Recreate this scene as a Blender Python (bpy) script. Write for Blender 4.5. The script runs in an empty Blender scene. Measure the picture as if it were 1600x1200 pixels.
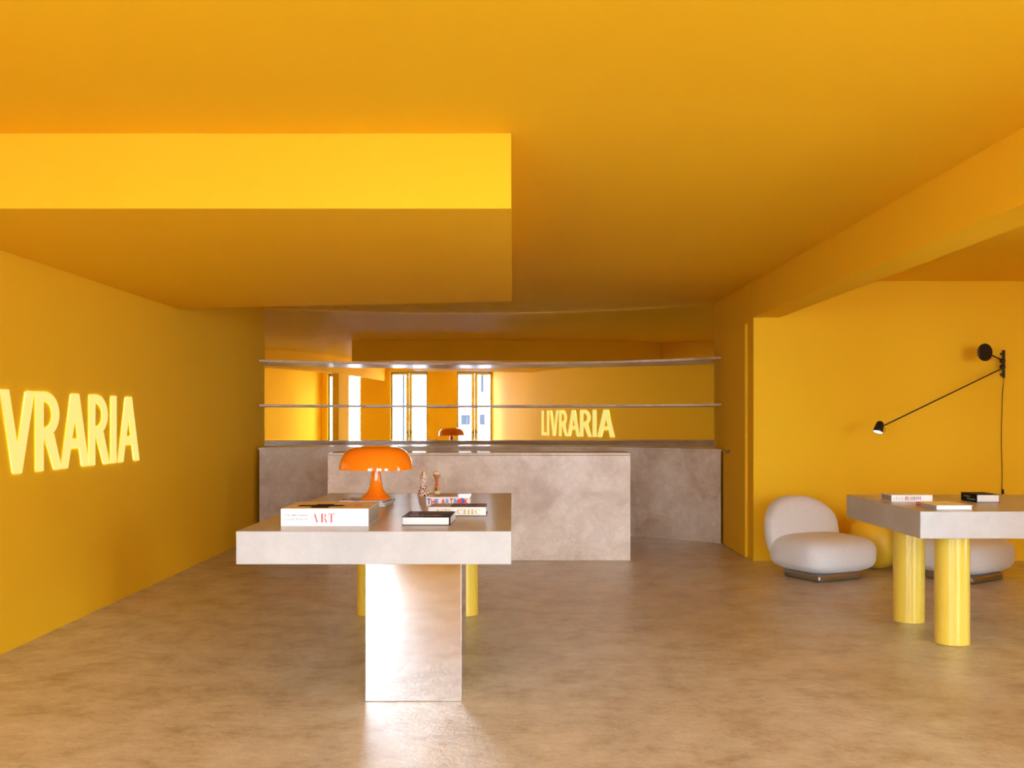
import bpy, bmesh, math, random
from mathutils import Vector, Matrix
random.seed(4)
PI = math.pi
S = bpy.context.scene
COL = S.collection
EYE = 1.22
WY = -0.36            # inner face of the window wall, just behind the camera

# ------------------------------------------------------------ camera, sky, exposure
cam_d = bpy.data.cameras.new('camera')
cam_d.sensor_width = 36.0
cam_d.lens = 36.0
cam_d.shift_y = 55.0 / 1600.0
cam_d.clip_start = 0.05
cam = bpy.data.objects.new('camera', cam_d)
cam.location = (0, 0, EYE)
cam.rotation_euler = (PI / 2, 0, 0)
COL.objects.link(cam)
S.camera = cam

w = bpy.data.worlds.new('overcast_sky')
S.world = w
w.use_nodes = True
bg = w.node_tree.nodes['Background']
bg.inputs['Strength'].default_value = 24.0
# hazy overcast sky: bright along the whole horizon, calmer towards the zenith
_t = w.node_tree
_g = _t.nodes.new('ShaderNodeTexCoord')
_x = _t.nodes.new('ShaderNodeSeparateXYZ')
_r = _t.nodes.new('ShaderNodeValToRGB')
_t.links.new(_g.outputs['Generated'], _x.inputs[0])
_t.links.new(_x.outputs['Z'], _r.inputs['Fac'])
_r.color_ramp.elements[0].position = 0.0
_r.color_ramp.elements[0].color = (0.94, 1.05, 1.20, 1)
_r.color_ramp.elements[1].position = 0.8
_r.color_ramp.elements[1].color = (0.47, 0.58, 0.74, 1)
_t.links.new(_r.outputs['Color'], bg.inputs['Color'])

S.view_settings.view_transform = 'Standard'
S.view_settings.look = 'None'
S.view_settings.gamma = 1.0
S.view_settings.use_curve_mapping = False
S.view_settings.exposure = 0.0
cy = S.cycles
cy.max_bounces = 12
cy.diffuse_bounces = 7
cy.glossy_bounces = 6
cy.transparent_max_bounces = 12
cy.sample_clamp_indirect = 20.0
cy.blur_glossy = 0.5
cy.use_denoising = True

DOOR_SPANS = [(-2.62, -1.06), (0.22, 1.88), (3.32, 5.13)]
SIDE_SPAN = (4.25, 4.95)      # French door in the alcove's end wall, right of the frame
DOOR_H = 2.32


def portal(x0, x1, z1, side=False):
    l = bpy.data.lights.new('sky_portal', 'AREA')
    l.shape = 'RECTANGLE'
    l.size = x1 - x0
    l.size_y = z1
    l.cycles.is_portal = True
    o = bpy.data.objects.new('sky_portal', l)
    o.location = ((x0 + x1) / 2, WY - 0.26, z1 / 2)
    o.rotation_euler = (-PI / 2, 0, PI) if False else (PI / 2, 0, 0)
    if side:
        o.location = (5.5 + 0.21, (x0 + x1) / 2, z1 / 2)
        o.rotation_euler = (PI / 2, 0, PI / 2)
    COL.objects.link(o)


# light of the (unseen) far openings is only the sky through the three French doors
for a, b in DOOR_SPANS:
    portal(a, b, DOOR_H)
portal(*SIDE_SPAN, DOOR_H, True)


# ------------------------------------------------------------ materials
def new_mat(name):
    m = bpy.data.materials.new(name)
    m.use_nodes = True
    nt = m.node_tree
    return m, nt, nt.nodes['Principled BSDF']


def N(nt, t, **kw):
    n = nt.nodes.new(t)
    for k, v in kw.items():
        setattr(n, k, v)
    return n


def plain(name, col, rough=0.5, metal=0.0, spec=0.5, coat=0.0):
    m, nt, b = new_mat(name)
    b.inputs['Base Color'].default_value = (*col, 1)
    b.inputs['Roughness'].default_value = rough
    b.inputs['Metallic'].default_value = metal
    b.inputs['Specular IOR Level'].default_value = spec
    b.inputs['Coat Weight'].default_value = coat
    b.inputs['Coat Roughness'].default_value = 0.05
    # faint procedural unevenness so no surface is perfectly flat
    no = N(nt, 'ShaderNodeTexNoise')
    no.inputs['Scale'].default_value = 40
    bu = N(nt, 'ShaderNodeBump')
    bu.inputs['Strength'].default_value = 0.03
    bu.inputs['Distance'].default_value = 0.002
    nt.links.new(no.outputs['Fac'], bu.inputs['Height'])
    nt.links.new(bu.outputs['Normal'], b.inputs['Normal'])
    return m


def emit(name, col, s):
    m = bpy.data.materials.new(name)
    m.use_nodes = True
    nt = m.node_tree
    nt.nodes.clear()
    e = N(nt, 'ShaderNodeEmission')
    e.inputs['Color'].default_value = (*col, 1)
    e.inputs['Strength'].default_value = s
    o = N(nt, 'ShaderNodeOutputMaterial')
    nt.links.new(e.outputs[0], o.inputs['Surface'])
    return m


def ramp(nt, stops):
    r = N(nt, 'ShaderNodeValToRGB')
    el = r.color_ramp.elements
    while len(el) < len(stops):
        el.new(0.5)
    for e, (p, c) in zip(el, stops):
        e.position = p
        e.color = (*c, 1)
    return r


def paint_mat():
    m, nt, b = new_mat('yellow_wall_paint')
    tc = N(nt, 'ShaderNodeTexCoord')
    n1 = N(nt, 'ShaderNodeTexNoise')
    n1.inputs['Scale'].default_value = 1.3
    n1.inputs['Detail'].default_value = 5
    nt.links.new(tc.outputs['Object'], n1.inputs['Vector'])
    r = ramp(nt, [(0.3, (0.935, 0.565, 0.022)), (0.7, (0.945, 0.58, 0.026))])
    nt.links.new(n1.outputs['Fac'], r.inputs['Fac'])
    nt.links.new(r.outputs['Color'], b.inputs['Base Color'])
    b.inputs['Roughness'].default_value = 0.62
    b.inputs['Specular IOR Level'].default_value = 0.03
    n2 = N(nt, 'ShaderNodeTexNoise')
    n2.inputs['Scale'].default_value = 7
    n2.inputs['Detail'].default_value = 8
    nt.links.new(tc.outputs['Object'], n2.inputs['Vector'])
    bu = N(nt, 'ShaderNodeBump')
    bu.inputs['Strength'].default_value = 0.12
    bu.inputs['Distance'].default_value = 0.01
    nt.links.new(n2.outputs['Fac'], bu.inputs['Height'])
    nt.links.new(bu.outputs['Normal'], b.inputs['Normal'])
    return m


def floor_mat():
    m, nt, b = new_mat('polished_cement')
    tc = N(nt, 'ShaderNodeTexCoord')

    def noise(sc, det, ro):
        n = N(nt, 'ShaderNodeTexNoise')
        n.inputs['Scale'].default_value = sc
        n.inputs['Detail'].default_value = det
        n.inputs['Roughness'].default_value = ro
        nt.links.new(tc.outputs['Object'], n.inputs['Vector'])
        return n
    n1 = noise(3.6, 14, 0.80)
    r = ramp(nt, [(0.33, (0.39, 0.318, 0.205)), (0.47, (0.55, 0.48, 0.35)), (0.64, (0.67, 0.615, 0.48))])
    nt.links.new(n1.outputs['Fac'], r.inputs['Fac'])
    nt.links.new(r.outputs['Color'], b.inputs['Base Color'])
    n3 = noise(3.0, 10, 0.7)
    mr = N(nt, 'ShaderNodeMapRange')
    mr.inputs['From Min'].default_value = 0.3
    mr.inputs['From Max'].default_value = 0.7
    mr.inputs['To Min'].default_value = 0.21
    mr.inputs['To Max'].default_value = 0.25
    nt.links.new(n3.outputs['Fac'], mr.inputs['Value'])
    nt.links.new(mr.outputs['Result'], b.inputs['Roughness'])
    b.inputs['Specular IOR Level'].default_value = 0.5
    n2 = noise(7.0, 14, 0.72)
    bu = N(nt, 'ShaderNodeBump')
    bu.inputs['Strength'].default_value = 0.85
    bu.inputs['Distance'].default_value = 0.012
    nt.links.new(n2.outputs['Fac'], bu.inputs['Height'])
    nt.links.new(bu.outputs['Normal'], b.inputs['Normal'])
    return m


def stone_mat(name, c0, c1, c2, rough, blotch):
    m, nt, b = new_mat(name)
    tc = N(nt, 'ShaderNodeTexCoord')
    n1 = N(nt, 'ShaderNodeTexNoise')
    n1.inputs['Scale'].default_value = 2.4
    n1.inputs['Detail'].default_value = 10
    n1.inputs['Roughness'].default_value = 0.62
    n1.inputs['Distortion'].default_value = 0.35
    nt.links.new(tc.outputs['Object'], n1.inputs['Vector'])
    r = ramp(nt, [(0.38, c0), (0.5, c1), (0.62, c2)])
    nt.links.new(n1.outputs['Fac'], r.inputs['Fac'])
    # veins: narrow band of a second noise
    n2 = N(nt, 'ShaderNodeTexNoise')
    n2.inputs['Scale'].default_value = 5.0
    n2.inputs['Detail'].default_value = 12
    n2.inputs['Roughness'].default_value = 0.75
    n2.inputs['Distortion'].default_value = 0.3
    nt.links.new(tc.outputs['Object'], n2.inputs['Vector'])
    v = ramp(nt, [(0.40, (0, 0, 0)), (0.50, (.42, .42, .42)), (0.56, (0, 0, 0))])
    nt.links.new(n2.outputs['Fac'], v.inputs['Fac'])
    # the pores gather in blotches
    n4 = N(nt, 'ShaderNodeTexNoise')
    n4.inputs['Scale'].default_value = 3.1
    nt.links.new(tc.outputs['Object'], n4.inputs['Vector'])
    bl = ramp(nt, [(0.52, (0, 0, 0)), (0.66, (1, 1, 1))])
    nt.links.new(n4.outputs['Fac'], bl.inputs['Fac'])
    mu = N(nt, 'ShaderNodeMath', operation='MULTIPLY')
    nt.links.new(v.outputs['Color'], mu.inputs[0])
    mu.inputs[1].default_value = blotch
    n5 = N(nt, 'ShaderNodeTexNoise')
    n5.inputs['Scale'].default_value = 45
    n5.inputs['Detail'].default_value = 4
    nt.links.new(tc.outputs['Object'], n5.inputs['Vector'])
    pr = ramp(nt, [(0.60, (0, 0, 0)), (0.70, (1, 1, 1))])
    nt.links.new(n5.outputs['Fac'], pr.inputs['Fac'])
    m3 = N(nt, 'ShaderNodeMath', operation='MULTIPLY')
    nt.links.new(pr.outputs['Color'], m3.inputs[0])
    nt.links.new(bl.outputs['Color'], m3.inputs[1])
    m4 = N(nt, 'ShaderNodeMath', operation='MULTIPLY')
    nt.links.new(m3.outputs[0], m4.inputs[0])
    m4.inputs[1].default_value = blotch
    ad = N(nt, 'ShaderNodeMath', operation='MAXIMUM')
    nt.links.new(mu.outputs[0], ad.inputs[0])
    nt.links.new(m4.outputs[0], ad.inputs[1])
    mx = N(nt, 'ShaderNodeMix', data_type='RGBA')
    nt.links.new(ad.outputs[0], mx.inputs['Factor'])
    nt.links.new(r.outputs['Color'], mx.inputs['A'])
    mx.inputs['B'].default_value = (c0[0] * .62, c0[1] * .5, c0[2] * .42, 1)
    nt.links.new(mx.outputs['Result'], b.inputs['Base Color'])
    b.inputs['Roughness'].default_value = rough
    bu = N(nt, 'ShaderNodeBump')
    bu.inputs['Strength'].default_value = 0.08
    bu.inputs['Distance'].default_value = 0.002
    bu.invert = True
    nt.links.new(ad.outputs[0], bu.inputs['Height'])
    nt.links.new(bu.outputs['Normal'], b.inputs['Normal'])
    return m


def fabric_mat():
    m, nt, b = new_mat('pale_boucle')
    tc = N(nt, 'ShaderNodeTexCoord')
    n1 = N(nt, 'ShaderNodeTexVoronoi')
    n1.inputs['Scale'].default_value = 170
    nt.links.new(tc.outputs['Object'], n1.inputs['Vector'])
    r = ramp(nt, [(0.0, (0.82, 0.84, 0.87)), (0.8, (0.72, 0.74, 0.77))])
    nt.links.new(n1.outputs['Distance'], r.inputs['Fac'])
    nt.links.new(r.outputs['Color'], b.inputs['Base Color'])
    b.inputs['Roughness'].default_value = 0.95
    b.inputs['Specular IOR Level'].default_value = 0.1
    b.inputs['Sheen Weight'].default_value = 0.25
    bu = N(nt, 'ShaderNodeBump')
    bu.invert = True
    bu.inputs['Strength'].default_value = 0.4
    bu.inputs['Distance'].default_value = 0.004
    nt.links.new(n1.outputs['Distance'], bu.inputs['Height'])
    nt.links.new(bu.outputs['Normal'], b.inputs['Normal'])
    return m


def glass_mat():
    m = bpy.data.materials.new('window_glass')
    m.use_nodes = True
    nt = m.node_tree
    nt.nodes.clear()
    t = N(nt, 'ShaderNodeBsdfTransparent')
    t.inputs['Color'].default_value = (0.97, 0.98, 0.98, 1)
    g = N(nt, 'ShaderNodeBsdfGlossy')
    g.inputs['Roughness'].default_value = 0.01
    f = N(nt, 'ShaderNodeFresnel')
    f.inputs['IOR'].default_value = 1.3
    mx = N(nt, 'ShaderNodeMixShader')
    o = N(nt, 'ShaderNodeOutputMaterial')
    nt.links.new(f.outputs[0], mx.inputs[0])
    nt.links.new(t.outputs[0], mx.inputs[1])
    nt.links.new(g.outputs[0], mx.inputs[2])
    nt.links.new(mx.outputs[0], o.inputs['Surface'])
    return m


def pages_mat(name, c=(0.80, 0.79, 0.77)):
    m, nt, b = new_mat(name)
    tc = N(nt, 'ShaderNodeTexCoord')
    mp = N(nt, 'ShaderNodeMapping')
    mp.inputs['Scale'].default_value = (1, 1, 900)
    nt.links.new(tc.outputs['Object'], mp.inputs['Vector'])
    n1 = N(nt, 'ShaderNodeTexNoise')
    n1.inputs['Scale'].default_value = 1.0
    nt.links.new(mp.outputs['Vector'], n1.inputs['Vector'])
    r = ramp(nt, [(0.35, tuple(x * 0.86 for x in c)), (0.6, c)])
    nt.links.new(n1.outputs['Fac'], r.inputs['Fac'])
    nt.links.new(r.outputs['Color'], b.inputs['Base Color'])
    b.inputs['Roughness'].default_value = 0.8
    return m


def picture_mat(name, stops, scale=14):
    """printed picture: soft patches of ink"""
    m, nt, b = new_mat(name)
    tc = N(nt, 'ShaderNodeTexCoord')
    n1 = N(nt, 'ShaderNodeTexNoise')
    n1.inputs['Scale'].default_value = scale
    n1.inputs['Detail'].default_value = 3
    nt.links.new(tc.outputs['Object'], n1.inputs['Vector'])
    r = ramp(nt, stops)
    nt.links.new(n1.outputs['Fac'], r.inputs['Fac'])
    nt.links.new(r.outputs['Color'], b.inputs['Base Color'])
    b.inputs['Roughness'].default_value = 0.5
    b.inputs['Specular IOR Level'].default_value = 0.15
    return m


PAINT = paint_mat()
FLOOR = floor_mat()
STONE = stone_mat('travertine', (0.62, 0.485, 0.37), (0.79, 0.685, 0.565), (0.87, 0.79, 0.68), 0.32, 0.5)
TSTONE = stone_mat('pale_table_travertine', (0.43, 0.41, 0.38), (0.47, 0.455, 0.43), (0.50, 0.48, 0.455), 0.30, 0.25)
FABRIC = fabric_mat()
GLASS = glass_mat()
MIRROR = plain('mirror_glass', (0.93, 0.93, 0.92), 0.0, 1.0)
for n_ in list(MIRROR.node_tree.nodes):
    if n_.type == 'BUMP':
        MIRROR.node_tree.nodes.remove(n_)
STEEL = plain('polished_steel', (0.86, 0.85, 0.83), 0.045, 1.0)
BRUSHED = plain('brushed_steel', (0.36, 0.355, 0.35), 0.3, 1.0)
YMETAL = plain('yellow_lacquer', (0.88, 0.66, 0.085), 0.28, 0, 0.5, 0.3)
YFAB = plain('yellow_pouf_cover', (0.92, 0.60, 0.03), 0.5)
YMETAL.node_tree.nodes['Bump'].inputs['Strength'].default_value = 0.006
BLACKM = plain('black_metal', (0.006, 0.006, 0.006), 0.4)
GREYF = plain('grey_door_frame', (0.35, 0.31, 0.24), 0.5)
DARK = plain('dark_hardware', (0.05, 0.045, 0.04), 0.35, 0.6)
ORANGE = plain('orange_lamp_plastic', (1.0, 0.235, 0.008), 0.08, 0, 0.5, 0.6)
ORANGE.node_tree.nodes['Principled BSDF'].inputs['Subsurface Weight'].default_value = 0.0
WHITEC = plain('white_cover', (0.83, 0.82, 0.80), 0.25, 0, 0.5, 0.3)
PAGES = pages_mat('page_edges')
GPAGES = pages_mat('grey_page_edges', (0.42, 0.39, 0.34))
BLACKC = plain('black_cover', (0.006, 0.005, 0.005), 0.5, 0, 0.12)
TANC = plain('tan_cover', (0.74, 0.58, 0.34), 0.6, 0, 0.15)
INKR = plain('red_ink', (0.75, 0.05, 0.035), 0.4)
INKG = plain('grey_ink', (0.20, 0.19, 0.18), 0.5)
INKK = plain('black_ink', (0.008, 0.008, 0.008), 0.6, 0, 0.08)
INKB = plain('blue_ink', (0.08, 0.13, 0.60), 0.4)
INKL = plain('light_blue_ink', (0.07, 0.35, 0.72), 0.4)
INKO = plain('orange_ink', (0.72, 0.30, 0.12), 0.5)
INKP = plain('pale_grey_ink', (0.55, 0.56, 0.58), 0.5)
GOLD = plain('gold_ink', (0.60, 0.48, 0.10), 0.35)
INKW = plain('white_ink', (0.75, 0.73, 0.70), 0.5)
INKN = plain('brown_ink', (0.16, 0.045, 0.02), 0.4)
INKGR = plain('green_ink', (0.10, 0.30, 0.18), 0.5)
INKOC = plain('ochre_ink', (0.55, 0.33, 0.06), 0.5)
LILAC = plain('lilac_grey_cover', (0.45, 0.42, 0.45), 0.4)
CREAM = plain('cream_paint', (0.86, 0.76, 0.63), 0.5)
PEACH = plain('orange_paint', (0.80, 0.36, 0.10), 0.5)
WOOD = plain('honey_wood', (0.56, 0.27, 0.075), 0.4)
REDP = plain('coral_paint', (0.72, 0.13, 0.07), 0.5)
DREDP = plain('dark_red_paint', (0.30, 0.02, 0.03), 0.5)
SIGN = emit('lit_sign_face', (1.0, 0.84, 0.24), 1.0)
HALO = emit('sign_back_light', (1.0, 0.70, 0.08), 8.0)
BULB = emit('lamp_bulb', (1.0, 0.93, 0.82), 4.0)
PAVE = plain('pale_paving', (0.62, 0.61, 0.59), 0.8)
FACADE = plain('white_render', (0.80, 0.80, 0.81), 0.8)
FWIN = plain('grey_blue_window', (0.034, 0.037, 0.046), 0.9, 0, 0.0)
LPOST = plain('blue_grey_post', (0.010, 0.020, 0.027), 0.9, 0, 0.0)


# ------------------------------------------------------------ mesh helpers
class MB:
    def __init__(s):
        s.v = []
        s.f = []
        s.sm = []

    def add(s, vs, fs, smooth=False):
        o = len(s.v)
        s.v += [tuple(v) for v in vs]
        s.f += [tuple(i + o for i in f) for f in fs]
        s.sm += [smooth] * len(fs)
        return s

    def box(s, x0, x1, y0, y1, z0, z1):
        vs = [(x, y, z) for z in (z0, z1) for y in (y0, y1) for x in (x0, x1)]
        return s.add(vs, [(0, 2, 3, 1), (4, 5, 7, 6), (0, 1, 5, 4), (2, 6, 7, 3), (0, 4, 6, 2), (1, 3, 7, 5)])

    def prism(s, poly, mapper, d0, d1):
        """poly: 2-D points; mapper(u, v, d) -> 3-D point"""
        n = len(poly)
        vs = [mapper(u, v, d0) for u, v in poly] + [mapper(u, v, d1) for u, v in poly]
        fs = [tuple(range(n))[::-1], tuple(range(n, 2 * n))]
        fs += [(i, (i + 1) % n, n + (i + 1) % n, n + i) for i in range(n)]
        return s.add(vs, fs)

    def lathe(s, prof, seg=48, c=(0, 0, 0), cap0=True, cap1=True, smooth=True):
        vs = []
        for r, z in prof:
            for k in range(seg):
                a = 2 * PI * k / seg
                vs.append((c[0] + r * math.cos(a), c[1] + r * math.sin(a), c[2] + z))
        fs = []
        for i in range(len(prof) - 1):
            for k in range(seg):
                k2 = (k + 1) % seg
                fs.append((i * seg + k, i * seg + k2, (i + 1) * seg + k2, (i + 1) * seg + k))
        s.add(vs, fs, smooth)
        o = len(s.v) - len(vs)
        if cap0:
            s.f.append(tuple(o + k for k in range(seg))[::-1]); s.sm.append(False)
        if cap1:
            b = o + (len(prof) - 1) * seg
            s.f.append(tuple(b + k for k in range(seg))); s.sm.append(False)
        return s

    def tube(s, pts, r, seg=10):
        pts = [Vector(p) for p in pts]
        rs = r if isinstance(r, (list, tuple)) else [r] * len(pts)
        vs = []
        for i, p in enumerate(pts):
            d = (pts[min(i + 1, len(pts) - 1)] - pts[max(i - 1, 0)]).normalized()
            a = d.orthogonal().normalized() if abs(d.z) < 0.99 else Vector((1, 0, 0))
            if abs(d.z) < 0.99:
                a = d.cross(Vector((0, 0, 1))).normalized()
            b = d.cross(a)
            for k in range(seg):
                t = 2 * PI * k / seg
                vs.append(p + (a * math.cos(t) + b * math.sin(t)) * rs[i])
        fs = []
        for i in range(len(pts) - 1):
            for k in range(seg):
                k2 = (k + 1) % seg
                fs.append((i * seg + k, (i + 1) * seg + k, (i + 1) * seg + k2, i * seg + k2))
        fs.append(tuple(range(seg)))
        fs.append(tuple((len(pts) - 1) * seg + k for k in range(seg))[::-1])
        return s.add(vs, fs, True)

    def build(s, name, mat, parent=None, bevel=0.0):
        me = bpy.data.meshes.new(name)
        me.from_pydata([tuple(v) for v in s.v], [], s.f)
        for p, q in zip(me.polygons, s.sm):
            p.use_smooth = q
        bm = bmesh.new(); bm.from_mesh(me)
        bmesh.ops.recalc_face_normals(bm, faces=bm.faces)
        bm.to_mesh(me); bm.free()
        me.materials.append(mat)
        o = bpy.data.objects.new(name, me)
        COL.objects.link(o)
        if parent:
            o.parent = parent
        if bevel:
            m = o.modifiers.new('edge', 'BEVEL')
            m.width = bevel
            m.segments = 2
            m.limit_method = 'ANGLE'
        return o


def thing(name, label, cat, loc=(0, 0, 0), rz=0.0, group=None):
    o = bpy.data.objects.new(name, None)
    o.location = loc
    o.rotation_euler = (0, 0, rz)
    o.empty_display_size = 0.1
    COL.objects.link(o)
    o['label'] = label
    o['category'] = cat
    if group:
        o['group'] = group
    return o


def tag(o, label, cat, group=None):
    o['label'] = label
    o['category'] = cat
    if group:
        o['group'] = group
    return o


def struct(o, label=None, cat=None):
    o['kind'] = 'structure'
    if label:
        o['label'] = label
        o['category'] = cat
    return o


def copy_tree(o, parent=None):
    c = o.copy()
    COL.objects.link(c)
    if parent:
        c.parent = parent
    for ch in list(o.children):
        copy_tree(ch, c)
    return c


def text(name, body, mat, parent, box, plane, d, bold=0.0, extrude=0.0004):
    """flat print fitted to box=(u0,u1,v0,v1) on a plane: 'front' faces -Y, 'left' faces -X, 'top' faces +Z"""
    cu = bpy.data.curves.new(name, 'FONT')
    cu.body = body
    cu.size = 1.0
    cu.offset = bold
    cu.resolution_u = 3
    cu.space_character = 0.98
    tmp = bpy.data.objects.new(name, cu)
    COL.objects.link(tmp)
    dg = bpy.context.evaluated_depsgraph_get()
    me = bpy.data.meshes.new_from_object(tmp.evaluated_get(dg))
    bpy.data.objects.remove(tmp)
    bpy.data.curves.remove(cu)
    xs = [v.co.x for v in me.vertices]; ys = [v.co.y for v in me.vertices]
    x0, x1, y0, y1 = min(xs), max(xs), min(ys), max(ys)
    u0, u1, v0, v1 = box
    for v in me.vertices:
        u = u0 + (v.co.x - x0) / (x1 - x0) * (u1 - u0)
        t = v0 + (v.co.y - y0) / (y1 - y0) * (v1 - v0)
        if plane == 'front':
            v.co = (u, d - extrude, t)
        elif plane == 'front_up':       # reads upwards along the face
            v.co = (-t, d - extrude, u)
        elif plane == 'left':
            v.co = (d - extrude, -u, t)
        else:
            v.co = (u, t, d + extrude)
    me.name = name
    me.materials.clear()
    me.materials.append(mat)
    o = bpy.data.objects.new(name, me)
    COL.objects.link(o)
    o.parent = parent
    return o


def M_front(d):
    return lambda u, v, q: (u, d - q, v)


# ------------------------------------------------------------ the room
XL, XR, XF = -2.65, 2.08, 5.50
CZ = EYE + 1.189
SZ = EYE + 0.875
YM = 8.82
MC = (-0.585, 7.479)
MR = 4.051

o = MB().box(XL - .2, XF + .2, WY - .25, 12.0, -.12, 0).build('floor', FLOOR)
struct(o)
o = MB().box(XL - .2, XF + .2, WY - .25, 12.0, CZ, CZ + .2).build('ceiling', PAINT)
struct(o)
o = MB().box(XL - .2, XL, WY - .25, 12.0, 0, CZ).build('wall_left', PAINT)
struct(o)
m = MB()
m.box(XF, XF + .2, WY - .25, SIDE_SPAN[0], 0, CZ)
m.box(XF, XF + .2, SIDE_SPAN[1], YM + .2, 0, CZ)
m.box(XF, XF + .2, SIDE_SPAN[0], SIDE_SPAN[1], DOOR_H, CZ)
o = m.build('wall_right', PAINT)
struct(o)
o = MB().box(XR + .23, XF, YM, YM + .2, 0, CZ).build('wall_alcove', PAINT)
struct(o)
o = MB().box(XR, XR + .23, YM, 12.0, 0, CZ).build('wall_partition', PAINT)
struct(o)
# window wall with its three openings
m = MB()
xs = [XL - .2] + [v for s in DOOR_SPANS for v in s] + [XF + .2]
for i in range(0, len(xs), 2):
    m.box(xs[i], xs[i + 1], WY - .25, WY, 0, CZ)
for a, b in DOOR_SPANS:
    m.box(a, b, WY - .25, WY, DOOR_H, CZ)
struct(m.build('wall_front', PAINT))

# dropped ceiling box on the left, its back edge slightly askew
m = MB()
m.prism([(XL, 4.256), (-.003, 4.256), (-.003, 7.60), (XL, 8.10)], lambda u, v, q: (u, v, q), SZ, CZ)
struct(m.build('ceiling_soffit', PAINT, bevel=.003))
# beam and column between shop floor and alcove
struct(MB().box(XR, XR + .23, WY, YM, SZ, CZ).build('ceiling_beam', PAINT, bevel=.003))
struct(MB().box(XR + .012, XR + .22, 3.35, 3.98, 0, SZ).build('wall_column', PAINT, bevel=.003))

# flush door in the partition
d4 = bpy.data.objects.new('door_4', None); COL.objects.link(d4)
d4.location = (XR, 9.49, 0)
struct(d4)
MB().box(-.026, -.001, -.46, .46, .004, 2.06).build('door_panel', PAINT, d4, .0015)
hm = MB()
hm.lathe([(.017, 0), (.017, .008), (.009, .010), (.009, .03), (.016, .034), (.016, .046), (.012, .05)], 20)
h = hm.build('door_handle', BRUSHED, d4)
h.rotation_euler = (0, -PI / 2, 0)
h.location = (-.026, .19, .912)

# French doors
for i, (a, b) in enumerate(DOOR_SPANS + [SIDE_SPAN]):
    t = bpy.data.objects.new('door_%d' % (i + 1 if i < 3 else 5), None); COL.objects.link(t)
    t.location = ((a + b) / 2, WY - .17, 0)
    if i == 3:
        t.location = (XF + .12, (a + b) / 2, 0)
        t.rotation_euler = (0, 0, PI / 2)
    struct(t)
    hw = (b - a) / 2
    fm = MB()
    fm.box(-hw + .001, -hw + .045, -.035, .035, 0, DOOR_H - .002)
    fm.box(hw - .045, hw - .001, -.035, .035, 0, DOOR_H - .002)
    fm.box(-hw + .045, hw - .045, -.035, .035, DOOR_H - .04, DOOR_H - .002)
    fm.build('door_frame', GREYF, t)
    MB().box(-hw + .045, hw - .045, -.035, .035, .002, .022).build('threshold', BRUSHED, t)
    for s in (-1, 1):
        lo, hi = sorted((s * .003, s * (hw - .047)))
        iw = .135
        lf = MB()
        ow = .03
        il, ih = (lo + (iw if s > 0 else ow)), (hi - (ow if s > 0 else iw))
        lf.box(lo, il, -.022, .022, .026, DOOR_H - .042)
        lf.box(ih, hi, -.022, .022, .026, DOOR_H - .042)
        lf.box(il, ih, -.022, .022, .026, .09)
        lf.box(il, ih, -.022, .022, DOOR_H - .08, DOOR_H - .042)
        leaf = lf.build('door_leaf', YMETAL, t)
        MB().box(il, ih, -.004, .004, .09, DOOR_H - .08).build('glass_pane', GLASS, leaf)
        hb = MB()
        hb.box(s * .05 - .012, s * .05 + .012, .022, .028, .80, .98)
        hb.tube([(s * .05, .026, .92), (s * .05, .065, .92), (s * .17, .065, .92)], .008, 8)
        hb.build('door_handle', DARK, leaf)

# ------------------------------------------------------------ curved mirror, counter, shelves
def arc_pts(r, x0, x1, n):
    """points on the circle about MC (far side) from X=x0 to X=x1"""
    a0 = math.asin((x0 - MC[0]) / r)
    a1 = math.asin((x1 - MC[0]) / r)
    return [(MC[0] + r * math.sin(a0 + (a1 - a0) * i / n), MC[1] + r * math.cos(a0 + (a1 - a0) * i / n)) for i in range(n + 1)]


def arc_slab(mb, r0, r1, xa, xb, z0, z1, n=96):
    P = arc_pts(r0, xa, xb, n)
    Q = arc_pts(r1, xa, xb, n)
    vs = []
    for (p, q) in zip(P, Q):
        vs += [(p[0], p[1], z0), (p[0], p[1], z1), (q[0], q[1], z0), (q[0], q[1], z1)]
    fs = []; sm = []
    for i in range(n):
        a, b = 4 * i, 4 * i + 4
        for f, q in (((a, b, b + 1, a + 1), True), ((a + 2, a + 3, b + 3, b + 2), True), ((a, a + 2, b + 2, b), False), ((a + 1, b + 1, b + 3, a + 3), False)):
            fs.append(f); sm.append(q)
    fs += [(0, 1, 3, 2), (4 * n, 4 * n + 2, 4 * n + 3, 4 * n + 1)]
    sm += [False, False]
    o = len(mb.v)
    mb.v += vs
    mb.f += [tuple(i + o for i in f) for f in fs]
    mb.sm += sm
    return mb


def hard_edges(o, ang=0.5):
    bm = bmesh.new(); bm.from_mesh(o.data)
    for e in bm.edges:
        if len(e.link_faces) == 2 and e.calc_face_angle(0) > ang:
            e.smooth = False
    bm.to_mesh(o.data); bm.free()
    return o


mir = arc_slab(MB(), MR, MR + .012, XL + .001, XR - .001, .001, CZ - .001, 320).build('curved_mirror', MIRROR)
hard_edges(mir)
tag(mir, 'concave floor-to-ceiling mirror curving behind the counter and shelves', 'mirror')

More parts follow.
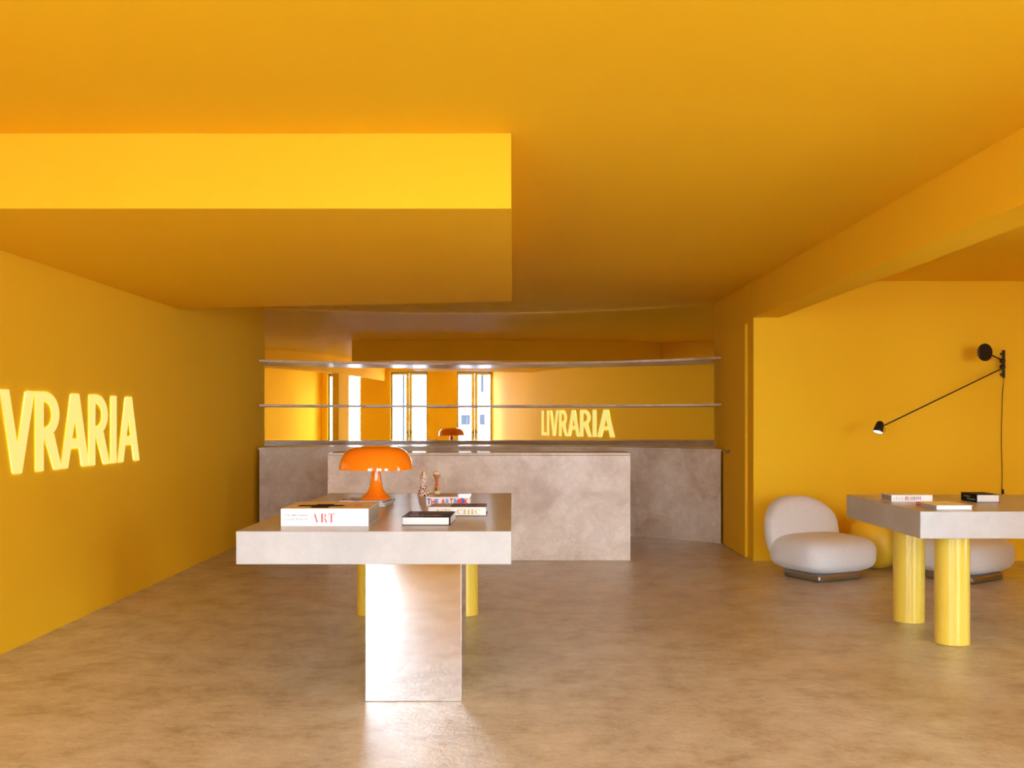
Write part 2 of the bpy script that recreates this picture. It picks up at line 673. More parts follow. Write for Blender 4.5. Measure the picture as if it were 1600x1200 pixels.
CT = EYE - .295
ct = thing('curved_counter', 'long concave travertine counter along the foot of the mirror', 'counter', (MC[0], MC[1], 0))
mc_save = MC
MC = (0.0, 0.0)
dx = mc_save[0]
o = arc_slab(MB(), 3.664, MR - .004, -2.60 - dx, 2.046 - dx, .001, CT - .022).build('counter_body', STONE, ct)
hard_edges(o)
o = arc_slab(MB(), 3.658, MR - .004, -2.605 - dx, 2.050 - dx, CT - .020, CT).build('countertop', STONE, ct)
hard_edges(o)
MC = mc_save
for nm, zt, lab in (('display_shelf', EYE + .612, 'upper thin curved stone shelf crossing the mirror'),
                    ('display_shelf', EYE + .153, 'lower thin curved stone shelf crossing the mirror, above the counter')):
    o = arc_slab(MB(), 3.66, MR - .002, -2.60, 2.046, zt - .021, zt).build(nm, STONE)
    hard_edges(o)
    tag(o, lab, 'shelf', 'curved mirror shelves')

isl = thing('island_counter', 'rectangular travertine block counter standing in front of the curved counter', 'counter', (-.284, 9.08, 0))
MB().box(-1.305, 1.305, -.25, .25, .001, .908).build('counter_body', STONE, isl, .002)
MB().box(-1.305, 1.305, -.25, .25, .910, .930).build('countertop', STONE, isl, .0015)

# ------------------------------------------------------------ illuminated sign
sg = thing('illuminated_sign', 'glowing pale yellow word LIVRARIA in tall letters on the left wall', 'sign', (XL, 6.07, 1.152))
HB, HT = -.224, .223
HH = HT - HB


def letter(shapes, name='letter'):
    m = MB(); k = MB()
    for poly in shapes:
        poly = [(u - 6.07, HT - v * HH) for u, v in poly]
        m.prism(poly, lambda u, v, q: (q, u, v), .006, .0072)
        cu = sum(p[0] for p in poly) / len(poly); cv = sum(p[1] for p in poly) / len(poly)
        k.prism([(cu + (p[0] - cu) * .80, cv + (p[1] - cv) * .96) for p in poly], lambda u, v, q: (q, u, v), .001, .0055)
    o = m.build(name, SIGN, sg)
    k.build('back_light', HALO, o)


def rect(u0, u1, v0, v1):
    return [(u0, v0), (u1, v0), (u1, v1), (u0, v1)]


def L_A(c, hw=.203, sw=.103, tw=.056):
    s = [[(c - tw, 0), (c + .001, 0), (c + .001, .33), (c - hw + sw, 1), (c - hw, 1)],
         [(c + tw, 0), (c - .001, 0), (c - .001, .33), (c + hw - sw, 1), (c + hw, 1)],
         [(c - .09, .62), (c + .09, .62), (c + .115, .735), (c - .115, .735)]]
    return s


def L_V(c, hw=.195, sw=.10, tw=.048):
    return [[(c - hw, 0), (c - hw + sw, 0), (c + .001, .67), (c + .001, 1), (c - tw, 1)],
            [(c + hw, 0), (c + hw - sw, 0), (c - .001, .67), (c - .001, 1), (c + tw, 1)]]


def L_R(u0, bow=.300, foot=.335, sw=.10):
    s = [rect(u0, u0 + sw, 0, 1)]
    n = 14
    cx = u0 + sw
    cyy = .285
    def outer(t): return (cx + (bow - sw) * (math.sin(t) ** .85), cyy - .285 * math.cos(t))
    def inner(t): return (cx + (bow - sw - .095) * (math.sin(t) ** .85), cyy + .005 - .175 * math.cos(t))
    for i in range(n):
        t0, t1 = PI * i / n, PI * (i + 1) / n
        s.append([outer(t0), outer(t1), inner(t1), inner(t0)])
    s.append([(cx + .0, .56), (cx + .06, .50), (cx + .13, .53), (u0 + foot, 1), (u0 + foot - .098, 1)])
    return s


for shp in ([rect(4.885, 4.985, 0, 1), rect(4.985, 5.125, .885, 1)], [rect(5.155, 5.255, 0, 1)], L_V(5.477), L_R(5.681),
            L_A(6.199), L_R(6.398), [rect(6.745, 6.847, 0, 1)], L_A(7.066)):
    letter(shp)


# ------------------------------------------------------------ tables
def round_leg(parent, x, y, top):
    m = MB().lathe([(.089, 0), (.0905, .002), (.0905, top - .001)], 48)
    o = m.build('round_leg', YMETAL, parent)
    o.location = (x, y, .001)
    return hard_edges(o)


TT, TB = .748, .608
tb = thing('display_table', 'travertine display table holding the orange lamp, on a steel pillar and two yellow legs', 'table', (-.583, 5.43, 0), 0, 'display tables')
MB().box(-.58, .58, -1.116, 1.116, TB, TT).build('tabletop', TSTONE, tb, .003)
o = MB().box(-.0505, .3645, -1.004, -.574, .001, TB - .001).build('steel_pillar', STEEL, tb, .0015)
round_leg(tb, -.296, .977, TB)
round_leg(tb, .281, .977, TB)

tr = thing('display_table', 'travertine display table on round yellow legs beside the pale lounge chairs', 'table', (3.19, 5.82, 0), 0, 'display tables')
MB().box(-1.1, 1.1, -.578, .578, TB, TT).build('tabletop', TSTONE, tr, .003)
for x in (-.79, .79):
    for y in (-.235, .37):
        round_leg(tr, x, y, TB)


# ------------------------------------------------------------ books
def book(name, label, x0, x1, y0, y1, h, cover, pages, spine='front', z=TT, rz=0.0, t=.003, group=None, cat='book', sp_mat=None):
    cx, cy_ = (x0 + x1) / 2, (y0 + y1) / 2
    r = thing(name, label, cat, (cx, cy_, z + .0003), rz, group)
    W, D = (x1 - x0) / 2, (y1 - y0) / 2
    MB().box(-W, W, -D, D, 0, t).build('back_cover', cover, r, .0006)
    MB().box(-W, W, -D, D, h - t, h).build('front_cover', cover, r, .0006)
    e = .004
    b = dict(front=[-W + e, W - e, -D + t, D - e], left=[-W + t, W - e, -D + e, D - e],
             right=[-W + e, W - t, -D + e, D - e], back=[-W + e, W - e, -D + e, D - t])[spine]
    MB().box(*b, t, h - t).build('page_block', pages, r)
    s = dict(front=[-W, W, -D, -D + t], left=[-W, -W + t, -D, D], right=[W - t, W, -D, D], back=[-W, W, D - t, D])[spine]
    MB().box(*s, t, h - t).build('spine', sp_mat or cover, r)
    return r, W, D


def flat(name, mat, parent, x0, x1, y0, y1, z):
    return MB().box(x0, x1, y0, y1, z - .0002, z + .0005).build(name, mat, parent)


def fflat(name, mat, parent, x0, x1, z0, z1, y):
    return MB().box(x0, x1, y - .0005, y + .0002, z0, z1).build(name, mat, parent)


def marks(name, mat, parent, u0, u1, v0, v1, n, place, seed):
    """print too small to read: a run of uneven upright, slanted and flat strokes"""
    rnd = random.Random(seed)
    m = MB()
    for i in range(n):
        a = u0 + (u1 - u0) * i / n
        wd = (u1 - u0) / n
        k = rnd.random()
        h = v1 - v0
        t = wd * .30
        if k < .45:
            sl = (rnd.random() - .5) * wd * .5
            m.prism([(a, v0), (a + t, v0), (a + t + sl, v1), (a + sl, v1)], place, .0001, .0006)
            m.prism([(a + t, v0 + h * .4), (a + wd * .75, v0 + h * .4), (a + wd * .75, v0 + h * .6), (a + t, v0 + h * .6)], place, .0001, .0006)
        elif k < .8:
            m.prism([(a, v0), (a + wd * .7, v0), (a + wd * .7, v0 + h * .25), (a, v0 + h * .25)], place, .0001, .0006)
            m.prism([(a, v0 + h * .55), (a + wd * .7, v0 + h * .55), (a + wd * .7, v0 + h * .8), (a, v0 + h * .8)], place, .0001, .0006)
        else:
            m.prism([(a + t, v0), (a + 2 * t, v0), (a + 2 * t, v0 + h * .8), (a + t, v0 + h * .8)], place, .0001, .0006)
    return m.build(name, mat, parent)


# big art book
b, W, D = book('art_book', 'thick white boxed book with red word ART on its spine at the table edge', -1.018, -.632, 4.510, 4.90, .0775,
               WHITEC, GPAGES, 'front', t=.004, group='books on the lamp table')
flat('cover_print', TANC, b, -W + .001, W - .001, -D + .004, D - .001, .0775)
mx = lambda x: x + .825
my = lambda y: y - 4.705
flat('black_bar', INKK, b, mx(-.90), mx(-.82), my(4.55), my(4.745), .0781)
flat('black_bar', INKK, b, mx(-.969), mx(-.765), my(4.622), my(4.692), .0784)
flat('cover_line', INKOC, b, mx(-.748), mx(-.745), -D + .006, D - .002, .0782)
flat('orange_square', INKO, b, mx(-.716), mx(-.678), my(4.612), my(4.69), .0782)
flat('small_mark', INKG, b, mx(-.652), mx(-.644), my(4.63), my(4.68), .0782)
text('spine_lettering', 'THE IMPOSSIBLE', INKG, b, (-W + .016, -W + .120, .0450, .0520), 'front', -D, .02)
text('spine_lettering', 'COLLECTION OF', INKG, b, (-W + .016, -W + .118, .0270, .0340), 'front', -D, .02)
text('publisher_lettering', 'ASSOULINE', INKG, b, (.009, .056, -(W - .0115), -(W - .0175)), 'front_up', -D)
# red stencil ART in thick and hair strokes
art = MB()
P = M_front(-D)
ax, az, ah = -W + .146, .0165, .040


def stroke(m, pts):
    m.prism([(ax + u * ah, az + v * ah) for u, v in pts], P, .0001, .0006)


stroke(art, [(.02, .93), (.14, 1.0), (.44, 0), (.27, 0)])
stroke(art, [(.07, .74), (.10, .78), (.05, .62), (.03, .64)])
stroke(art, [(.80, 0), (.98, 0), (.98, 1), (.80, 1)])
for i in range(6):
    t0, t1 = -PI / 2 + PI * i / 6, -PI / 2 + PI * (i + 1) / 6
    stroke(art, [(1.14 + .18 * math.cos(t0), .76 + .23 * math.sin(t0)), (1.14 + .18 * math.cos(t1), .76 + .23 * math.sin(t1)),
                 (1.14 + .04 * math.cos(t1), .76 + .21 * math.sin(t1)), (1.14 + .04 * math.cos(t0), .76 + .21 * math.sin(t0))])
stroke(art, [(1.10, .50), (1.24, .50), (1.44, 0), (1.28, 0)])
stroke(art, [(1.38, .03), (1.50, .08), (1.46, 0), (1.38, 0)])
stroke(art, [(1.82, 0), (2.00, 0), (2.00, 1), (1.82, 1)])
stroke(art, [(1.58, 1), (1.76, 1), (1.70, .93), (1.60, .82)])
stroke(art, [(2.06, 1), (2.26, 1), (2.24, .80), (2.14, .93)])
art.build('red_title_lettering', INKR, b)

# black book with pale fore-edge
b, W, D = book('hardback_book', 'black-covered book nearest the front edge, pale page edge facing out', -.486, -.270, 4.548, 4.820, .038,
               BLACKC, PAGES, 'right', rz=-.028, group='books on the lamp table', sp_mat=WHITEC)
MB().box(W - .006, W + .0004, -D - .0004, -D + .004, .001, .037).build('spine_edge', BLACKC, b)
marks('cover_lettering', PEACH, b, -W + .028, W - .040, -.080, -.040, 13, lambda u, v, q: (u, v, .038 + q), 3)
pm = picture_mat('dark_cover_picture', [(0.45, (0.008, 0.006, 0.006)), (0.62, (0.10, 0.025, 0.012)), (0.8, (0.20, 0.10, 0.05))], 30)
flat('cover_picture', pm, b, -W + .02, W - .02, -.02, .115, .038)

# PARIS CHIC
b, W, D = book('hardback_book', 'white book with gold words PARIS CHIC on its spine', -.407, -.1266, 4.989, 5.205, .043,
               WHITEC, PAGES, 'front', group='books on the lamp table')
bpy.data.objects.remove([c for c in b.children if c.name.startswith('back_cover')][0])
MB().box(-W, W + .002, -D + .004, D + .01, 0, .003).build('back_cover', BLACKC, b)
pm = picture_mat('street_cover_picture', [(0.40, (0.02, 0.012, 0.01)), (0.52, (0.30, 0.14, 0.04)), (0.62, (0.03, 0.015, 0.01)), (0.8, (0.45, 0.33, 0.2))], 16)
flat('cover_picture', pm, b, -.035, W - .001, -D + .006, D - .001, .043)
flat('cover_picture', plain('dusty_beige_print', (0.48, 0.42, 0.36), .3), b, -W + .001, -.036, -D + .006, D - .001, .043)


def didone(word, mat, parent, u0, u1, v0, v1, d, name='spine_lettering'):
    """fat high-contrast serif capitals: thick stems, hair-thin bars and serifs"""
    m = MB()
    adv = dict(P=.80, A=.92, R=.88, I=.46, S=.68, C=.86, H=1.0)
    tot = sum(adv[c] + .06 for c in word)
    sx, sy = (u1 - u0) / tot, v1 - v0
    x = 0.0

    def pr(pts):
        m.prism([(u0 + (x + p[0]) * sx, v0 + p[1] * sy) for p in pts], M_front(d), .0001, .0006)

    def stem(a, b_):
        pr([(a, 0), (b_, 0), (b_, 1), (a, 1)])
        for y in (0, .93):
            pr([(a - .07, y), (b_ + .07, y), (b_ + .07, y + .07), (a - .07, y + .07)])

    def arc(cx, cy_, rx, ry, t, a0, a1, n=12):
        """crescent: thickness t at the side, hairline at top and bottom"""
        for i in range(n):
            p = a0 + (a1 - a0) * i / n
            q = a0 + (a1 - a0) * (i + 1) / n
            pr([(cx + rx * math.cos(p), cy_ + ry * math.sin(p)), (cx + rx * math.cos(q), cy_ + ry * math.sin(q)),
                (cx + (rx - t) * math.cos(q), cy_ + (ry - .07) * math.sin(q)), (cx + (rx - t) * math.cos(p), cy_ + (ry - .07) * math.sin(p))])
    for c in word:
        if c == 'I':
            stem(.10, .36)
        elif c == 'H':
            stem(.10, .34)
            stem(.66, .90)
            pr([(.3, .47), (.7, .47), (.7, .54), (.3, .54)])
        elif c in 'PR':
            stem(.10, .34)
            arc(.40, .74, .36, .26, .22, -PI / 2, PI / 2)
            if c == 'R':
                pr([(.40, .50), (.58, .50), (.90, 0), (.66, 0)])
        elif c == 'A':
            pr([(.40, 1), (.54, 1), (.90, 0), (.62, 0)])
            pr([(.40, 1), (.47, 1), (.14, 0), (.06, 0)])
            pr([(.2, .28), (.72, .28), (.72, .35), (.2, .35)])
            pr([(0, 0), (.24, 0), (.24, .06), (0, .06)])
        elif c == 'C':
            arc(.48, .5, .44, .5, .24, PI * .30, PI * 1.70, 18)
            pr([(.72, .64), (.80, .64), (.80, 1), (.70, .90)])
        elif c == 'S':
            arc(.34, .745, .28, .255, .13, PI * .25, PI * 1.45)
            arc(.34, .255, .30, .255, .13, -PI * .85, PI * .5)
            pr([(.12, .62), (.30, .70), (.58, .36), (.42, .28)])
        x += adv[c] + .06
    return m.build(name, mat, parent)


didone('PARIS', GOLD, b, -W + .038, -W + .122, .009, .033, -D)
didone('CHIC', GOLD, b, -W + .136, -W + .256, .009, .033, -D)

# THE ART BOOK
b, W, D = book('hardback_book', 'white book with red and blue capitals reading THE ART BOOK', -.4666, -.2284, 5.571, 5.785, .048,
               WHITEC, PAGES, 'front', group='books on the lamp table')
flat('cover_picture', plain('soft_brown_print', (0.52, 0.40, 0.30), .3), b, -.085, .05, -D + .01, D - .002, .048)
u = -W + .004
for ch, mt, wd, hh in (('T', INKB, .022, .032), ('H', INKR, .022, .032), ('E', INKB, .019, .028), (' ', None, .012, 0), ('A', INKR, .026, .031),
                       ('R', INKL, .022, .030), ('T', INKR, .020, .032), (' ', None, .002, 0), ('B', INKL, .019, .031), ('O', INKR, .026, .031),
                       ('O', INKB, .024, .034), ('K', INKR, .023, .031)):
    if ch != ' ':
        z0 = .009 if ch != 'H' else .006
        extra = .0006 if mt == INKB else 0.0004
        if ch == 'O':
            oc = MB()
            pts = [(u + wd / 2 + (wd / 2 + .002) * math.cos(a * PI / 12), z0 + hh / 2 + hh / 2 * math.sin(a * PI / 12)) for a in range(24)]
            oc.prism(pts, M_front(-D), .0001, .0005 if mt == INKR else .0004)
            oc.build('spine_letter', mt, b)
            u += wd - .011 if mt == INKR else wd
        else:
            text('spine_letter', ch, mt, b, (u + .001, u + wd - .001, z0, z0 + hh), 'front', -D, .045, extra)
            u += wd
    else:
        u += wd

# three magazines under the lamp
mcov = picture_mat('magazine_cover_print', [(0.38, (0.03, 0.03, 0.03)), (0.46, (0.55, 0.55, 0.52)), (0.62, (0.62, 0.61, 0.58)), (0.75, (0.10, 0.12, 0.10))], 11)
for k, (dxm, dy, rz, hh, lab) in enumerate(((.0, .0, -.06, .011, 'bottom magazine of the stack under the orange lamp'),
                                            (.004, .004, -.13, .010, 'middle magazine of the stack under the orange lamp'),
                                            (-.012, .006, -.08, .009, 'top magazine of the stack, orange lamp standing on it'))):
    z0 = TT + .0004 + (.0, .0115, .0220)[k]
    r = thing('magazine', lab, 'magazine', (-.795 + dxm, 5.655 + dy, z0), rz, 'magazines under the lamp')
    MB().box(-.118, .118, -.128, .128, .0008, hh - .0008).build('page_block', PAGES, r)
    MB().box(-.120, .120, -.130, .130, hh - .0008, hh).build('front_cover', mcov, r)
    MB().box(-.120, .120, -.130, .130, 0, .0008).build('back_cover', GREYF, r)

# orange mushroom lamp
lp = thing('table_lamp', 'glossy orange mushroom-shaped table lamp standing on stacked magazines', 'lamp', (-.750, 5.65, TT + .0318))
q = .00353
stem = [(23.4, 0), (23.6, .6), (23.2, 1.6), (20.5, 4.0), (18.0, 6.3), (15.5, 9.0), (13.2, 12.5), (11.4, 16.5), (10.0, 21), (9.0, 26), (8.2, 32), (7.5, 39), (7.2, 47), (7.2, 66)]
MB().lathe([(r_ * q, z_ * q) for r_, z_ in stem], 64).build('base', ORANGE, lp)
sh = [(57.4, 46.3), (57.4, 47.5), (57.0, 51), (56.2, 55.5), (54.6, 62), (52.0, 67.5), (48.5, 72.3), (44.0, 76.2), (38.5, 79.2), (32, 81.2), (25, 82.0), (23, 82.0)]
ins = [(22, 80.4), (31, 79.8), (38, 77.8), (43, 74.9), (47.4, 71), (50.8, 66.5), (53.4, 61.2), (55.0, 55), (55.9, 50.5), (56.3, 46.3)]
prof = [(r_ * q, z_ * q) for r_, z_ in sh] + [(r_ * q, z_ * q) for r_, z_ in ins] + [(57.4 * q, 46.3 * q)]
hard_edges(MB().lathe(prof, 96, cap0=False, cap1=False).build('shade', ORANGE, lp), 1.0)
MB().lathe([(0.001, 83.0 * q), (15 * q, 83.0 * q), (22.6 * q, 82.6 * q), (23 * q, 81.0 * q), (22 * q, 79.8 * q), (.001, 79.8 * q)], 64, cap0=False, cap1=False).build('top_cap', ORANGE, lp)
for k in range(3):
    a = k * 2 * PI / 3 + .5
    mb_ = MB().tube([(7 * q * math.cos(a), 7 * q * math.sin(a), 60 * q), (40 * q * math.cos(a), 40 * q * math.sin(a), 68 * q), (49.5 * q * math.cos(a), 49.5 * q * math.sin(a), 68 * q)], .003, 8)
    mb_.build('shade_support', ORANGE, lp)

# wooden dolls
dl = thing('wooden_doll', 'pointed wooden doll painted with small red and black triangles', 'figurine', (-.542, 6.27, TT + .0003), 0, 'wooden dolls')
n = 12
prof = [(.033, 0), (.0345, .002), (.0335, .013), (.0315, .026), (.028, .039), (.0235, .052), (.017, .064), (.009, .074), (.0065, .080)]
MB().lathe(prof, 24).build('body', CREAM, dl)


def rad(z, pr):
    for (r0, z0), (r1, z1) in zip(pr, pr[1:]):
        if z0 <= z <= z1 and z1 > z0:
            return r0 + (r1 - r0) * (z - z0) / (z1 - z0)
    return pr[-1][0]


mats = [INKK, PEACH, REDP, INKK, DREDP, CREAM, INKK, REDP]
rows = [.003, .0165, .030, .043, .056]
for ri, z0 in enumerate(rows):
    z1 = z0 + .012
    for k in range(10):
        mt = mats[(k * 3 + ri * 2) % 8]
        if mt is CREAM:
            continue
        a = (k + .5 * (ri % 2)) * 2 * PI / 10
        hwid = 2 * PI / 10 * .46
        up = (k + ri) % 3 != 0
        zs, zt = (z0, z1) if up else (z1, z0)
        r0, r1 = rad(zs, prof) + .0008, rad(zt, prof) + .0008
        rc = (r0 + rad(zs, prof)) / 2 + .0006
        vs = [(r0 * math.cos(a - hwid), r0 * math.sin(a - hwid), zs), (rc * math.cos(a), rc * math.sin(a), zs),
              (r0 * math.cos(a + hwid), r0 * math.sin(a + hwid), zs), (r1 * math.cos(a), r1 * math.sin(a), zt)]
        MB().add(vs + [(x * .9, y * .9, z_) for x, y, z_ in vs], [(0, 1, 3), (1, 2, 3), (4, 7, 5), (5, 7, 6), (0, 3, 7, 4), (2, 6, 7, 3), (0, 4, 5, 1), (1, 5, 6, 2)]).build('painted_triangle', mt, dl)
hp = [(.0065, .080), (.012, .086), (.018, .095), (.0205, .104), (.0200, .113), (.0185, .121)]
MB().lathe(hp, 24).build('head', CREAM, dl)
for (a, z0, z1, mt) in ((-2.35, .105, .113, INKK), (-1.75, .100, .117, INKB), (-1.15, .110, .118, REDP), (-.95, .099, .108, INKK), (-1.6, .088, .094, INKK)):
    z_ = (z0 + z1) / 2
    r_ = rad(z_, hp) + .0006
    hwid = .24
    vs = [(r_ * math.cos(a - hwid), r_ * math.sin(a - hwid), z1), (r_ * math.cos(a + hwid), r_ * math.sin(a + hwid), z1), (r_ * math.cos(a), r_ * math.sin(a), z0)]
    MB().add(vs + [(x * .88, y * .88, zz) for x, y, zz in vs], [(0, 2, 1), (3, 4, 5), (0, 1, 4, 3), (1, 2, 5, 4), (2, 0, 3, 5)]).build('painted_eye', mt, dl)
for s, mt in ((-1, PEACH), (1, CREAM)):
    vs = [(0, 0, .163)]
    for k in range(9):
        a = (-PI / 2 - PI * k / 8) if s < 0 else (-PI / 2 + PI * k / 8)
        vs.append((.0185 * math.cos(a), .0185 * math.sin(a), .121))
    MB().add(vs, [(0, k + 1, k + 2) for k in range(8)] + [tuple(range(1, 10))[::-1]], True).build('hat_half', mt, dl)

dl2 = thing('wooden_doll', 'slim wooden doll with round honey-coloured head and coral neck', 'figurine', (-.4726, 6.42, TT + .0003), 0, 'wooden dolls')
p2 = [(.023, 0), (.023, .020), (.021, .022)]
MB().lathe(p2, 24).build('base', CREAM, dl2)
for k in range(9):
    a = -PI / 2 + (k - 4) * .3
    MB().lathe([(.0012, 0), (.0012, .002)], 6, (.0232 * math.cos(a), .0232 * math.sin(a), .009)).build('painted_dot', INKK, dl2)
MB().lathe([(.020, .022), (.0195, .034), (.016, .047), (.0125, .052)], 24).build('skirt', plain('mustard_paint', (.70, .42, .08), .5), dl2)
MB().box(-.0042, .0035, -.0205, -.012, .025, .046).build('painted_bar', INKK, dl2)
MB().lathe([(.0125, .052), (.0085, .068), (.0075, .080), (.0095, .094), (.012, .100)], 24).build('neck', REDP, dl2)
MB().lathe([(.012, .100), (.019, .110), (.0238, .121), (.0242, .127)], 24).build('head', WOOD, dl2)
MB().lathe([(.0242, .127), (.0225, .135), (.017, .143), (.008, .147), (.001, .148)], 24).build('head_cap', CREAM, dl2)
MB().box(-.004, .004, -.0238, -.015, .128, .131).build('painted_mouth', INKOC, dl2)

# books on the right-hand table
b, W, D = book('hardback_book', 'white book with a row of coloured stripes on its spine', 2.172, 2.407, 5.861, 6.033, .037,
               WHITEC, GPAGES, 'front', group='books on the alcove table')
cols = [INKB, INKR, INKP, INKOC, INKGR, INKR, INKGR, INKB, INKR]
cols[0] = plain('purple_ink', (.22, .06, .30), .5)
for k, mt in enumerate(cols):
    x = -W + .079 + k * .0105
    fflat('spine_stripe', mt, b, x, x + .0055, .010, .030, -D)
for k in range(4):
    u = -W + .009 + k * .0155
    bowl = MB()
    bowl.prism([(u, .019), (u + .001, .0155), (u + .004, .014), (u + .007, .0155), (u + .008, .019), (u + .006, .0175), (u + .004, .0165), (u + .002, .0175)], M_front(-D), .0001, .0006)
    if k % 2:
        bowl.prism([(u + .003, .021), (u + .006, .021), (u + .006, .026), (u + .003, .026)], M_front(-D), .0001, .0006)
    bowl.build('spine_mark', INKG, b)
for k in range(3):
    u = -W + .180 + k * .019
    text('spine_lettering', 'O', INKP, b, (u, u + .011, .014, .024), 'front', -D)

b, W, D = book('thin_hardback_book', 'thin white book with a small red tag, near the table front edge', 2.213, 2.402, 5.339, 5.611, .022,
               WHITEC, WHITEC, 'left', group='books on the alcove table', sp_mat=LILAC, t=.002)
MB().box(-W - .0006, -W + .001, .070, .125, .001, .0215).build('red_tag', INKR, b)
MB().box(-W - .0012, -W - .0004, .080, .116, .009, .0125).build('tag_line', INKW, b)

b, W, D = book('thick_paperback_book', 'thick black book with white spine lettering, pale page edge to the room', 2.631, 2.762, 5.798, 6.0, .045,
               BLACKC, PAGES, 'left', group='books on the alcove table')
marks('spine_lettering', INKW, b, -.062, .020, .0255, .0325, 11, lambda u, v, q: (-W - q, -u, v), 5)
marks('spine_lettering', INKW, b, -.022, .084, .0110, .0180, 14, lambda u, v, q: (-W - q, -u, v), 8)


# ------------------------------------------------------------ lounge chairs
def sgnp(v, p):
    return math.copysign(abs(v) ** p, v)


def blob(cx, cy_, cz, a, b_, c, e1, e2, deform=None, nu=40, nv=64):
    m = MB()
    vs = []
    for i in range(nu + 1):
        ph = -PI / 2 + PI * i / nu
        for k in range(nv):
            th = 2 * PI * k / nv
            x = a * sgnp(math.cos(ph), e1) * sgnp(math.cos(th), e2)
            y = b_ * sgnp(math.cos(ph), e1) * sgnp(math.sin(th), e2)
            z = c * sgnp(math.sin(ph), e1)
            if deform:
                x, y, z = deform(x, y, z)
            vs.append((cx + x, cy_ + y, cz + z))
    fs = []
    for i in range(nu):
        for k in range(nv):
            k2 = (k + 1) % nv
            fs.append((i * nv + k, i * nv + k2, (i + 1) * nv + k2, (i + 1) * nv + k))
    m.add(vs, fs, True)
    return m


def make_chair(label):
    r = thing('lounge_chair', label, 'chair', (0, 0, 0), 0, 'pale boucle lounge chairs')
    MB().box(-.28, .15, -.325, .07, .001, .060).build('base', BRUSHED, r, .02)

    def dseat(x, y, z):
        k = 1 - .13 * max(0, -z / .14) ** 3
        # the top falls away a little towards the nose
        zz = z - .030 * max(0, (-y / .32)) ** 3 * max(0, (z / .14 + .4) / 1.4)
        return x * k, y * k, zz
    blob(0, -.06, .184, .350, .320, .142, .50, .52, dseat).build('seat', FABRIC, r)

    def dback(x, y, z):
        zt = z / .270
        k = math.sqrt(max(0, 1 - .62 * zt ** 2.4)) if zt > 0 else 1 - .16 * (-zt) ** 2
        x2 = x * k
        y2 = y * (1 - .10 * max(0, zt)) - .55 * x2 * x2 + .14 * z
        return x2, y2, z
    blob(0, .235, .335, .350, .125, .270, .60, .80, dback).build('backrest', FABRIC, r)
    return r


chair = make_chair('pale grey rounded lounge chair at the partition corner, left of the yellow pouf')
chair.location = (2.39, 8.02, 0)
chair.rotation_euler = (0, 0, .44)
chair2 = copy_tree(chair)
chair2['label'] = 'pale grey rounded lounge chair seen beneath the alcove table, behind its yellow legs'
chair2.location = (3.43, 7.96, 0)
chair2.rotation_euler = (0, 0, .62)

pf = blob(0, 0, .228, .228, .228, .228, .92, 1.0, lambda x, y, z: (x * (1 - .10 * max(0, -z / .228) ** 3), y * (1 - .10 * max(0, -z / .228) ** 3), z)).build('pouf', YFAB)
pf.location = (2.985, 8.38, 0)
tag(pf, 'round glossy yellow pouf between the two lounge chairs', 'pouf')

# ------------------------------------------------------------ wall lamp
wl = thing('wall_lamp', 'black wall lamp with long slanted arm and round counterweight above chairs', 'lamp', (4.19, YM, 1.69))


def wp(px, py, Y):
    return Vector(((px - 800) * Y / 1600 - 4.19, Y - YM, EYE + (655 - py) * Y / 1600 - 1.69))


pt = wp(1568.5, 547, 8.77); pb = wp(1568.5, 590.5, 8.77)
MB().box(pt.x - .011, pt.x + .011, -.052, -.038, pb.z, pt.z).build('mounting_bar', BLACKM, wl, .002)
MB().box(pt.x - .008, pt.x + .008, -.04, -.0005, pb.z + .02, pb.z + .04).build('wall_bracket', BLACKM, wl)
MB().box(pt.x - .008, pt.x + .008, -.04, -.0005, pt.z - .04, pt.z - .02).build('wall_bracket', BLACKM, wl)
for py in (564, 573):
    c = wp(1566.5, py, 8.74)
    m = blob(c.x, c.y, c.z, .024, .024, .021, .8, 1.0, None, 12, 20)
    m.build('pivot_knob', BLACKM, wl)
j0 = wp(1566, 575.5, 8.72); j1 = wp(1377, 667, 8.30)
MB().tube([j0, j1], .0058, 10).build('long_arm', BLACKM, wl)
k0 = wp(1566, 562.5, 8.73); k1 = wp(1541, 551, 8.60)
MB().tube([k0, k1], .0055, 10).build('short_arm', BLACKM, wl)
cw = MB().lathe([(.001, -.011), (.066, -.011), (.073, -.006), (.073, .006), (.066, .011), (.001, .011)], 48, cap0=False, cap1=False).build('counterweight_disc', BLACKM, wl)
hard_edges(cw)
cw.location = wp(1539, 550.5, 8.56)
cw.rotation_euler = (PI / 2, 0, .30)
hd = MB().lathe([(.034, -.044), (.035, -.043), (.0335, -.02), (.029, .012), (.026, .024), (.018, .036), (.006, .041), (.001, .0415), ], 32, cap0=False, cap1=False)
hdo = hd.build('lamp_head', BLACKM, wl)
hdo.location = wp(1374, 666.5, 8.30)
hdo.rotation_euler = (-.24, .34, 0)
hdo.scale = (1.12, 1.12, 1.15)
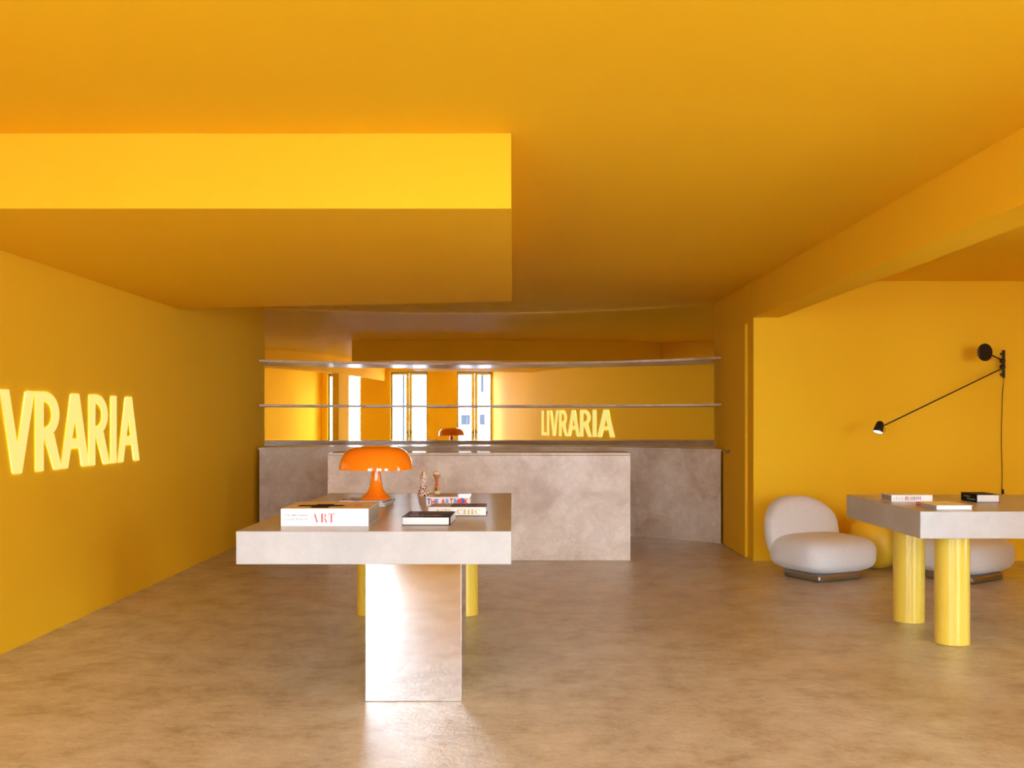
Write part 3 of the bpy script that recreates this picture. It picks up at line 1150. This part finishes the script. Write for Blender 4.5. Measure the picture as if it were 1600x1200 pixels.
bl = MB().lathe([(.001, -.040), (.033, -.040)], 24, cap0=False, cap1=False).build('light_disc', BULB, hdo)
MB().tube([(.03, -.01, .005), (.042, -.01, -.006), (.046, -.01, -.022), (.036, -.01, -.03), (.026, -.01, -.026)], .0022, 6).build('swivel_loop', BLACKM, hdo)
pts = []
for i in range(30):
    z = pb.z - (pb.z + 1.69 - .03) * i / 29
    pts.append((pt.x + .0022 + .004 * math.sin(i * .5), -.008 if i > 2 else -.045 + .0123 * i, z))
MB().tube(pts, .0032, 6).build('power_cord', plain('brown_cord', (.05, .02, .01), .6), wl)
c = wp(1569, 768.5, 8.79)
MB().tube([(c.x, -.014, c.z - .02), (c.x, -.014, c.z + .02)], .008, 8).build('cord_switch', DARK, wl)

# ------------------------------------------------------------ outside, seen in the mirror through the doors
struct(MB().box(-14, 16, -26, WY - .251, -.20, -.03).build('pavement', PAVE), 'pale paved street outside the French doors', 'pavement')
hs = thing('town_house', 'white rendered house across the street, seen mirrored in the doors', 'building', (-3.6, -25, 0))
MB().box(-3.3, 2.6, -3, 0, -.03, 7.2).build('wall', FACADE, hs)
for x, z0, z1, wd in ((.30, .95, 1.42, 1.4), (-2.35, .95, 1.45, .8), (-2.35, 2.5, 4.1, .5),):
    f_ = MB().box(x - wd / 2, x + wd / 2, -.02, .03, z0, z1).build('window', FWIN, hs)
    MB().box(x - wd / 2 - .05, x + wd / 2 + .05, .0, .06, z0 - .06, z0).build('sill', FACADE, f_)
MB().box(-3.5, 2.8, -3.2, .25, 7.2, 7.4).build('roof', FACADE, hs)
sl = thing('street_post', 'tall blue-grey post outside, mirrored in a door pane', 'post', (2.88, -8, -.03))
MB().lathe([(.14, 0), (.14, .25), (.085, .3), (.07, 3.0), (.055, 6.0), (.05, 6.1)], 20).build('post', LPOST, sl)
MB().tube([(0, 0, 6.0), (0, .3, 6.25), (0, .9, 6.3)], .04, 8).build('arm', LPOST, sl)
MB().box(-.09, .09, .7, 1.2, 6.22, 6.3).build('lamp_housing', LPOST, sl)
